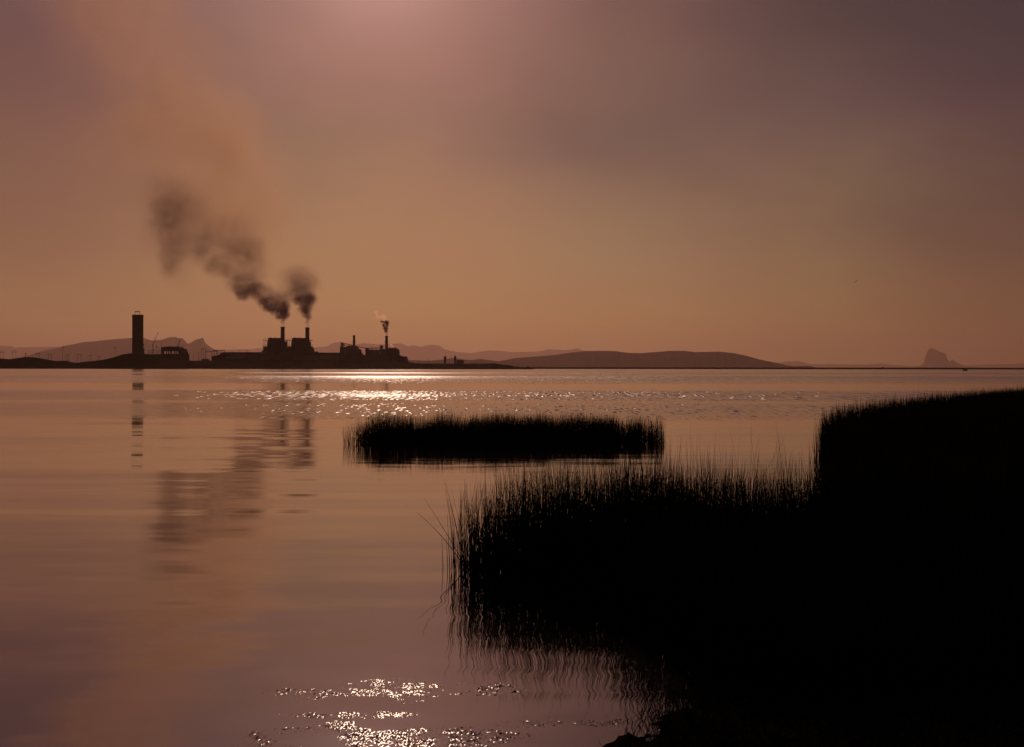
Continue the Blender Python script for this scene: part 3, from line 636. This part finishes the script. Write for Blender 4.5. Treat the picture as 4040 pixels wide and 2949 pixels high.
def smoke_part(name, parent, blobs_px, col, aniso, wf, gain, vox, step, Dn=2412.0, grow=1.0):
    o0 = Vector(parent.location); bl = []; bm = bmesh.new(); s_ = Dn / F
    for b in blobs_px:
        px, py, rx, ry, tau = b
        rxm, rym = rx * s_ * grow, ry * s_ * grow; rdm = (rxm + rym) / 2
        cpos = Vector((X(px, Dn), Dn, Z(px, py, Dn))) - o0
        if rx > 12: cpos.y += random.uniform(-.25, .25) * rdm
        bl.append((tuple(cpos), (rxm, rdm, rym), tau / (1.07 * rdm)))
        mt = Matrix.Translation(cpos) @ Matrix.Diagonal((rxm * 1.12, rdm * 1.12, rym * 1.12, 1))
        bmesh.ops.create_icosphere(bm, subdivisions=2, radius=1, matrix=mt)
    me = bpy.data.meshes.new(name + '_src'); bm.to_mesh(me); bm.free()
    tmp = bpy.data.objects.new('tmp', me); COL.objects.link(tmp)
    md = tmp.modifiers.new('r', 'REMESH'); md.mode = 'VOXEL'; md.voxel_size = vox
    dg = bpy.context.evaluated_depsgraph_get(); dg.update()
    me2 = bpy.data.meshes.new_from_object(tmp.evaluated_get(dg)); me2.name = name
    bpy.data.objects.remove(tmp); bpy.data.meshes.remove(me)
    me2.materials.clear(); me2.materials.append(smoke_mat(name, bl, col, aniso, *wf, gain, step))
    o = bpy.data.objects.new(name, me2); COL.objects.link(o); o.parent = parent
    return o
def S(l): return [(a, b, c, d, e) if len(t_) == 5 else None for t_ in l for (a, b, c, d, e) in [t_]]
DARK = (0.245, 0.130, 0.118)
p1 = root('smoke_plume', 1115, 'dark smoke from the left tall chimney drifting up to the left', 'smoke', 'smoke from the chimneys', 12, Z(1115, 1291, D))
near1 = [(1115, 1282, 9, 12, .45), (1116, 1266, 11, 13, .8), (1120, 1250, 16, 15, 1.6), (1127, 1238, 18, 20, 1.9), (1099, 1247, 15, 15, 1.9), (1112, 1228, 20, 16, 1.4), (1107, 1210, 32, 26, 1.9),
         (1128, 1212, 18, 26, 1.5), (1066, 1214, 30, 20, 1.9), (1080, 1228, 22, 15, 1.5), (1040, 1190, 28, 22, 1.6), (1092, 1178, 42, 28, .9), (1018, 1165, 24, 20, 1.0), (957, 1168, 27, 22, 1.4), (941, 1144, 26, 24, 1.1), (982, 1142, 32, 24, 1.3), (1014, 1132, 30, 22, 1.2), (1050, 1150, 36, 30, .7), (1060, 1190, 34, 28, .9), (985, 1156, 34, 26, .8), (965, 1110, 50, 34, .5), (1000, 1100, 60, 40, .3), (920, 1115, 40, 36, .5), (1120, 1160, 40, 40, .3)]
smoke_part('rising_smoke', p1, near1, DARK, 0.3, (1 / 15., 11.0, 1 / 6., 4.0), 1.25, 3.0, 0.25, grow=1.40)
mid1 = [(913, 1078, 50, 34, .75), (865, 1050, 52, 40, .9), (833, 1036, 40, 34, .55), (798, 1007, 36, 34, .7), (884, 978, 85, 50, .5), (957, 985, 80, 52, .75), (1000, 1010, 55, 60, .5), (812, 950, 60, 55, .45), (940, 1040, 80, 60, .4), (970, 1105, 50, 40, .35),
        (676, 1012, 48, 74, .95), (670, 1060, 32, 50, .35), (690, 940, 62, 80, .7), (684, 862, 85, 90, .85), (715, 800, 110, 90, .6), (632, 866, 60, 80, .4), (760, 900, 90, 100, .3), (600, 950, 70, 90, .2), (745, 1010, 60, 50, .45), (760, 960, 70, 60, .4), (850, 900, 110, 80, .4), (950, 920, 90, 80, .3), (720, 1090, 60, 50, .2), (1010, 1060, 60, 60, .35), (640, 760, 90, 90, .4)]
smoke_part('billowing_smoke', p1, mid1, (0.25, 0.135, 0.105), 0.35, (1 / 50., 30.0, 1 / 18., 10.0), 0.78, 8.0, 0.3, grow=1.45)
up1 = [(800, 720, 240, 200, .45), (900, 880, 260, 220, .25), (740, 520, 260, 210, .45), (640, 330, 270, 220, .40), (520, 150, 300, 230, .35), (420, -60, 330, 240, .35), (960, 760, 210, 240, .35), (900, 560, 200, 200, .35), (520, 620, 260, 260, .22), (1010, 1000, 150, 150, .25), (300, -330, 380, 300, .3)]
smoke_part('drifting_smoke', p1, up1, (0.45, 0.255, 0.150), 0.5, (1 / 170., 120.0, 1 / 60., 40.0), 0.95, 28.0, 0.6, grow=1.3)
p2 = root('smoke_plume', 1212, 'short dark smoke rising straight from the right tall chimney', 'smoke', 'smoke from the chimneys', 12, Z(1212, 1293, D))
near2 = [(1213, 1283, 9, 12, .35), (1213, 1268, 10, 13, .45), (1216, 1250, 14, 16, .9), (1206, 1238, 18, 18, .9), (1196, 1221, 24, 18, 1.4), (1214, 1212, 22, 26, 1.3), (1178, 1184, 26, 20, 1.1), (1205, 1184, 36, 28, 1.5), (1226, 1178, 24, 24, 1.3), (1194, 1150, 44, 32, .9), (1168, 1122, 42, 34, .6), (1222, 1118, 40, 38, .45), (1188, 1085, 60, 44, .32), (1150, 1165, 34, 34, .5), (1150, 1095, 60, 44, .25)]
smoke_part('rising_smoke', p2, near2, DARK, 0.3, (1 / 15., 12.0, 1 / 6., 5.0), 1.5, 3.0, 0.25, grow=1.42)
p3 = root('smoke_plume', 1525, 'thin curl of smoke and steam from the chimney at the right end', 'smoke', 'smoke from the chimneys', 12, Z(1525, 1326, D))
near3 = [(1525, 1319, 6, 9, .35), (1523, 1307, 9, 9, .9), (1521, 1296, 13, 9, 1.5), (1514, 1284, 8, 9, 1.0), (1527, 1282, 8, 12, 1.2), (1524, 1272, 13, 9, 1.5), (1508, 1270, 10, 6, 1.1)]
smoke_part('rising_smoke', p3, near3, DARK, 0.3, (1 / 7., 4.0, 1 / 3., 1.6), 3.2, 1.2, 0.25, grow=1.15)
wisp3 = [(1512, 1250, 15, 12, .3), (1518, 1262, 14, 8, .25), (1494, 1253, 16, 8, .25), (1484, 1233, 12, 10, .25), (1488, 1246, 8, 12, .2)]
smoke_part('steam_wisp', p3, wisp3, (0.75, 0.42, 0.33), 0.6, (1 / 7., 8.0, 1 / 3., 3.0), 1.3, 1.5, 0.3)
p4 = root('steam_vent_plume', 1545, 'small pale puff of steam on the roof right of the end chimney', 'steam', None, 2, Z(1545, 1372, D))
smoke_part('steam', p4, [(1543, 1362, 9, 6, .5), (1548, 1368, 8, 6, .5)], (0.75, 0.45, 0.36), 0.6, (1 / 6., 4.0, 1 / 3., 2.0), 1.3, 1.0, 0.3, 2401.0)

# ------------------------------------------------------------------ near bank
BANK = np.array([(-200, -4), (-60, 3), (-10, 5.3), (-2.5, 6.9), (0.3, 8.2), (0.72, 8.9), (1.15, 9.5), (1.5, 10.4), (2.2, 11.6), (2.5, 13.4), (2.9, 15.2), (4.2, 16.3), (6.2, 19), (9.6, 30), (14.2, 47.5), (18, 55), (25, 66), (43, 92), (80, 125), (300, 300), (400, -200), (-200, -200)], float)
def inside(P, poly):
    x, y = P[:, 0], P[:, 1]; r = np.zeros(len(P), bool); n = len(poly)
    for i in range(n):
        x0, y0 = poly[i]; x1, y1 = poly[(i + 1) % n]
        cnd = ((y0 > y) != (y1 > y)) & (x < (x1 - x0) * (y - y0) / (y1 - y0 + 1e-12) + x0); r ^= cnd
    return r
def sdist(P, poly):
    d = np.full(len(P), 1e9); n = len(poly)
    for i in range(n):
        a = poly[i]; b = poly[(i + 1) % n]; ab = b - a
        t_ = np.clip(((P - a) @ ab) / (ab @ ab), 0, 1); q = a + t_[:, None] * ab
        d = np.minimum(d, np.hypot(*(P - q).T))
    return np.where(inside(P, poly), d, -d)
def land_z(P):
    d = sdist(P, BANK)
    z = np.where(d > 0, 1.5 * (1 - np.exp(-d / 11.0)), d * .25)
    return z
gx = np.concatenate([np.linspace(-200, -12, 30), np.linspace(-11, -0.5, 30), np.linspace(-.45, 4, 112), np.linspace(4.1, 12, 50), np.linspace(12.5, 60, 80), np.linspace(63, 380, 30)])
gy = np.concatenate([np.linspace(-190, -5, 20), np.linspace(-4, 7, 30), np.linspace(7.05, 13, 120), np.linspace(13.1, 24, 70), np.linspace(24.6, 110, 100), np.linspace(115, 290, 20)])
GX, GY = np.meshgrid(gx, gy); PP = np.stack([GX.ravel(), GY.ravel()], 1); ZZ = land_z(PP)
def bank_noise(PP): return np.array([(.03 * mnoise.noise(Vector((p[0] * 1.9, p[1] * 1.9, 0))) + .02 * mnoise.noise(Vector((p[0] * 5, p[1] * 5, 2))) + .02 * mnoise.noise(Vector((p[0] * 14, p[1] * 14, 2)))) if abs(p[0]) < 60 and p[1] < 110 else 0 for p in PP]) - .03
ZZ = ZZ + bank_noise(PP)
nx_ = len(gx); ff = [(j * nx_ + i, j * nx_ + i + 1, (j + 1) * nx_ + i + 1, (j + 1) * nx_ + i) for j in range(len(gy) - 1) for i in range(nx_ - 1)]
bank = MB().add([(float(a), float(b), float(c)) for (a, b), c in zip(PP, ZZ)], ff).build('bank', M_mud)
tag(bank, 'dark muddy bank in the lower right foreground', kind='structure')

# ------------------------------------------------------------------ reeds
def reeds(name, pts, hts, lean, bend, rad, label, mat=M_reed, zb=None):
    """one mesh of many tapering, slightly bent, three sided stems"""
    n = len(pts); lv = np.array([0, .3, .6, .85]); ring = 3
    ang0 = rng.uniform(0, 6.28, n); V = np.zeros((n, len(lv) * ring + 1, 3), np.float32)
    zb = np.zeros(n) if zb is None else zb
    def cen(t_):
        off = lean * hts[:, None] * t_ + bend * hts[:, None] * t_ * t_
        zz = hts * t_ * np.sqrt(np.clip(1 - .45 * np.hypot(lean[:, 0] + bend[:, 0] * t_, lean[:, 1] + bend[:, 1] * t_) ** 2, .2, 1))
        return pts[:, 0] + off[:, 0], pts[:, 1] + off[:, 1], zb + zz - .04
    for j, t_ in enumerate(lv):
        cx_, cy_, cz_ = cen(t_); r_ = rad * (1 - .75 * t_)
        for k in range(ring):
            a = ang0 + k * 2.0944
            V[:, j * ring + k, 0] = cx_ + r_ * np.cos(a); V[:, j * ring + k, 1] = cy_ + r_ * np.sin(a); V[:, j * ring + k, 2] = cz_
    cx_, cy_, cz_ = cen(1.0); V[:, -1, 0] = cx_; V[:, -1, 1] = cy_; V[:, -1, 2] = cz_
    nv = V.shape[1]; base = (np.arange(n) * nv)[:, None]
    quads = []
    for j in range(len(lv) - 1):
        for k in range(ring): k2 = (k + 1) % ring; quads.append([j * ring + k, j * ring + k2, (j + 1) * ring + k2, (j + 1) * ring + k])
    tris = [[(len(lv) - 1) * ring + k, (len(lv) - 1) * ring + (k + 1) % ring, nv - 1] for k in range(ring)]
    q = (base[:, :, None] + np.array(quads)[None]).reshape(-1, 4); tr = (base[:, :, None] + np.array(tris)[None]).reshape(-1, 3)
    me = bpy.data.meshes.new(name); me.vertices.add(n * nv); me.vertices.foreach_set('co', V.reshape(-1))
    loops = np.concatenate([q.reshape(-1), tr.reshape(-1)]).astype(np.int32); me.loops.add(len(loops)); me.loops.foreach_set('vertex_index', loops)
    np_ = len(q) + len(tr); me.polygons.add(np_)
    me.polygons.foreach_set('loop_start', np.concatenate([np.arange(len(q)) * 4, len(q) * 4 + np.arange(len(tr)) * 3]).astype(np.int32))
    me.update(calc_edges=True); me.validate(); me.materials.append(mat)
    o = bpy.data.objects.new(name, me); COL.objects.link(o)
    return tag(o, label, kind='stuff')
def scatter(poly, dens, ragged=.35):
    poly = np.array(poly, float); lo = poly.min(0); hi = poly.max(0)
    n = int((hi - lo).prod() * dens); P = rng.uniform(lo, hi, (n, 2)); d = sdist(P, poly)
    edge = np.array([mnoise.noise(Vector((p[0] * 1.3, p[1] * 1.3, 4))) for p in P]) * ragged
    keep = (d + edge > 0) & (rng.random(n) < np.clip(.30 + (d + edge) / .7, 0, 1)); return P[keep], d[keep]
def clump(P, f=.8, seed=0.0): return np.array([mnoise.noise(Vector((p[0] * f, p[1] * f, seed))) for p in P])
def params(P, d, Hm, spike, lean_s=.05, spike_p=.06, pitch=0.16):
    n = len(P); h = Hm * (1 + pitch * clump(P, .9) + .12 * clump(P, 3.0, 5)) * rng.uniform(.50, 1.0, n)
    sp = rng.random(n) < spike_p; h[sp] *= rng.uniform(1.05, spike, sp.sum())
    edge = np.clip(1 - d / .8, 0, 1)
    h *= 1 - .25 * np.clip(edge, 0, 1) * rng.random(n)
    lean = rng.normal(0, lean_s, (n, 2)); wild = rng.random(n) < .05; lean[wild] += rng.normal(0, .16, (wild.sum(), 2))
    bend = rng.normal(0, .05, (n, 2)); return h, lean, bend

# island of reeds
ISL = [(-6.6, 42.8), (-5.0, 42.2), (-2, 41.9), (1.5, 41.8), (4.6, 42.3), (5.9, 43.4), (6.1, 45.2), (5.0, 46.8), (2, 47.3), (-2, 47.0), (-5, 46.0), (-6.4, 44.4)]
P_, d_ = scatter(ISL, 300, .9); k_ = (clump(P_, .55, 9) + .5 * clump(P_, 1.6, 2) > -.42) | (rng.random(len(P_)) < .35); P_, d_ = P_[k_], d_[k_]; h_, l_, b_ = params(P_, d_, 1.22, 1.25, .08, .10, .30)
gap = np.zeros(len(P_))
for gx0, gw, gs in ((-6.4, .6, .6), (-3.75, .35, .48), (-2.1, .25, .30), (4.55, .30, .60), (5.5, .2, .45), (1.6, .2, .2)): gap += gs * np.exp(-((P_[:, 0] - gx0 - .12 * (P_[:, 1] - 44.5)) / gw) ** 2)
k_ = rng.random(len(P_)) > gap * .8; P_, h_, l_, b_, gap = P_[k_], h_[k_], l_[k_], b_[k_], gap[k_]; h_ *= 1 - .22 * np.clip(gap, 0, 1)
h_ *= 1 + .03 * np.sin(P_[:, 0] * 1.1 + 1.0)
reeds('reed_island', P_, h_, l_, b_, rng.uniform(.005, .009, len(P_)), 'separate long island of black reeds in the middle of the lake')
# bed of reeds in front
BED = [(-.90, 15.2), (-.86, 16.3), (-.35, 17.3), (.75, 18.5), (2.6, 19.6), (3.9, 18.6), (4.3, 17.6), (5.2, 17.5), (5.6, 19.0), (12, 19), (9, 8.9), (4.2, 8.9), (2.7, 9.3), (2.0, 10.1), (1.6, 11.2), (1.4, 12.4), (1.15, 13.8), (.6, 14.6), (-.1, 14.8)]
P_, d_ = scatter(BED, 420, .3); h_, l_, b_ = params(P_, d_, 1.70, 1.34, .06, .05)
back = (P_[:, 1] > 16.5) & (P_[:, 0] > 1.5) & (P_[:, 0] < 5.0); sp_ = back & (rng.random(len(P_)) < .07); h_[sp_] *= 1.30
frontz = np.clip((13.5 - P_[:, 1]) / 3.5, 0, 1) * (P_[:, 0] > 1.5); h_ *= 1 - .45 * frontz
left = P_[:, 0] < .3; h_[left & (rng.random(len(P_)) < .15)] *= .75
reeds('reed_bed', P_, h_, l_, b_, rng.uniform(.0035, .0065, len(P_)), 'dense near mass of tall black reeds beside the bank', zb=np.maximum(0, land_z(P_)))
# long bed along the right shore
RB1 = [(5.05, 17.4), (5.4, 19), (8.3, 29.5), (12.4, 43.8), (25, 43.8), (10.5, 19), (9.6, 17.4)]
P_, d_ = scatter(RB1, 130, .6); h_, l_, b_ = params(P_, d_, 1.62, 1.22, .06)
reeds('reed_belt', P_, h_, l_, b_, rng.uniform(.006, .010, len(P_)), 'long belt of black reeds running along the right shore', zb=np.maximum(0, land_z(P_) * .5))
RB2 = [(12.4, 43.8), (13.9, 48.5), (16.9, 53.5), (23.5, 64.5), (33, 78), (44, 93), (52, 98), (25, 43.8)]
P_, d_ = scatter(RB2, 60, 1.0); h_, l_, b_ = params(P_, d_, 1.62, 1.28, .06, .08)
reeds('reed_fringe', P_, h_, l_, b_, rng.uniform(.010, .018, len(P_)), 'farthest stretch of black reeds at the right edge of the lake', zb=np.maximum(0, land_z(P_) * .4))
# grass on the bank itself
GR = [(.45, 8.0), (.85, 9.0), (1.35, 9.9), (1.9, 11.0), (6, 11), (8, 8), (5, 6), (1, 7)]
P_, d_ = scatter(GR, 900, .3); n = len(P_)
reeds('bank_grass', P_, rng.uniform(.05, .26, n) * rng.uniform(.4, 1, n), rng.normal(0, .25, (n, 2)), rng.normal(0, .3, (n, 2)), rng.uniform(.003, .007, n), 'short dark grass on the near bank', zb=np.maximum(-.02, land_z(P_) + bank_noise(P_)))

# single reeds that stand clear of the mass
def reed(tip, basep, d, label, sag=0.0, r_=.0065):
    x0, x1 = X(basep[0], d), X(tip[0], d); z1 = Z(tip[0], tip[1], d)
    pts = []
    for k in range(9):
        a = k / 8; pts.append((x0 + (x1 - x0) * a, d - .03 * a, -.03 + (z1 + .03) * a + sag * math.sin(math.pi * a)))
    o = MB().tube(pts, r_, .0015, 6).build('reed', M_reed, origin=(x0, d, 0)); tag(o, label, 'reed', 'single reeds left of the near mass')
reed((1641, 2018), (1842, 2235), 16.5, 'lower of the two long reeds leaning out far to the left', .07, .008)
reed((1673, 1963), (1840, 2225), 16.7, 'upper straighter one of the two long reeds leaning left', .02)
reed((1756, 1895), (1838, 2238), 16.4, 'tall reed leaning slightly left above the leaning pair', .03)
reed((1744, 2108), (1749, 2235), 16.5, 'short upright reed standing alone, leftmost in the water', 0, .0055)
reed((1762, 2110), (1768, 2236), 16.5, 'short upright reed second from the left in the water', 0, .0055)
reed((1766, 2025), (1776, 2240), 16.4, 'upright reed where the leaning pair crosses it', 0, .007)
reed((1770, 1970), (1800, 2245), 16.3, 'thin reed bending over the top of the leaning pair', .02, .005)

# ------------------------------------------------------------------ haze
hz = bpy.data.materials.new('smog'); hz.use_nodes = True; T = NT(hz.node_tree); T.n.clear()
o_ = T.n.new('ShaderNodeOutputMaterial'); pv = T.n.new('ShaderNodeVolumePrincipled'); T.link(pv.outputs[0], o_.inputs['Volume'])
pv.inputs['Density'].default_value = 2.35e-5; pv.inputs['Color'].default_value = (0.355, 0.195, 0.162, 1); pv.inputs['Anisotropy'].default_value = 0.5
ztop = Z(1345, 1349, 56000) + 60
hb = MB().box(-34000, 40000, -400, 61000, -110.0, ztop).build('haze', hz)
tag(hb, 'warm brown smog filling the air', kind='stuff')
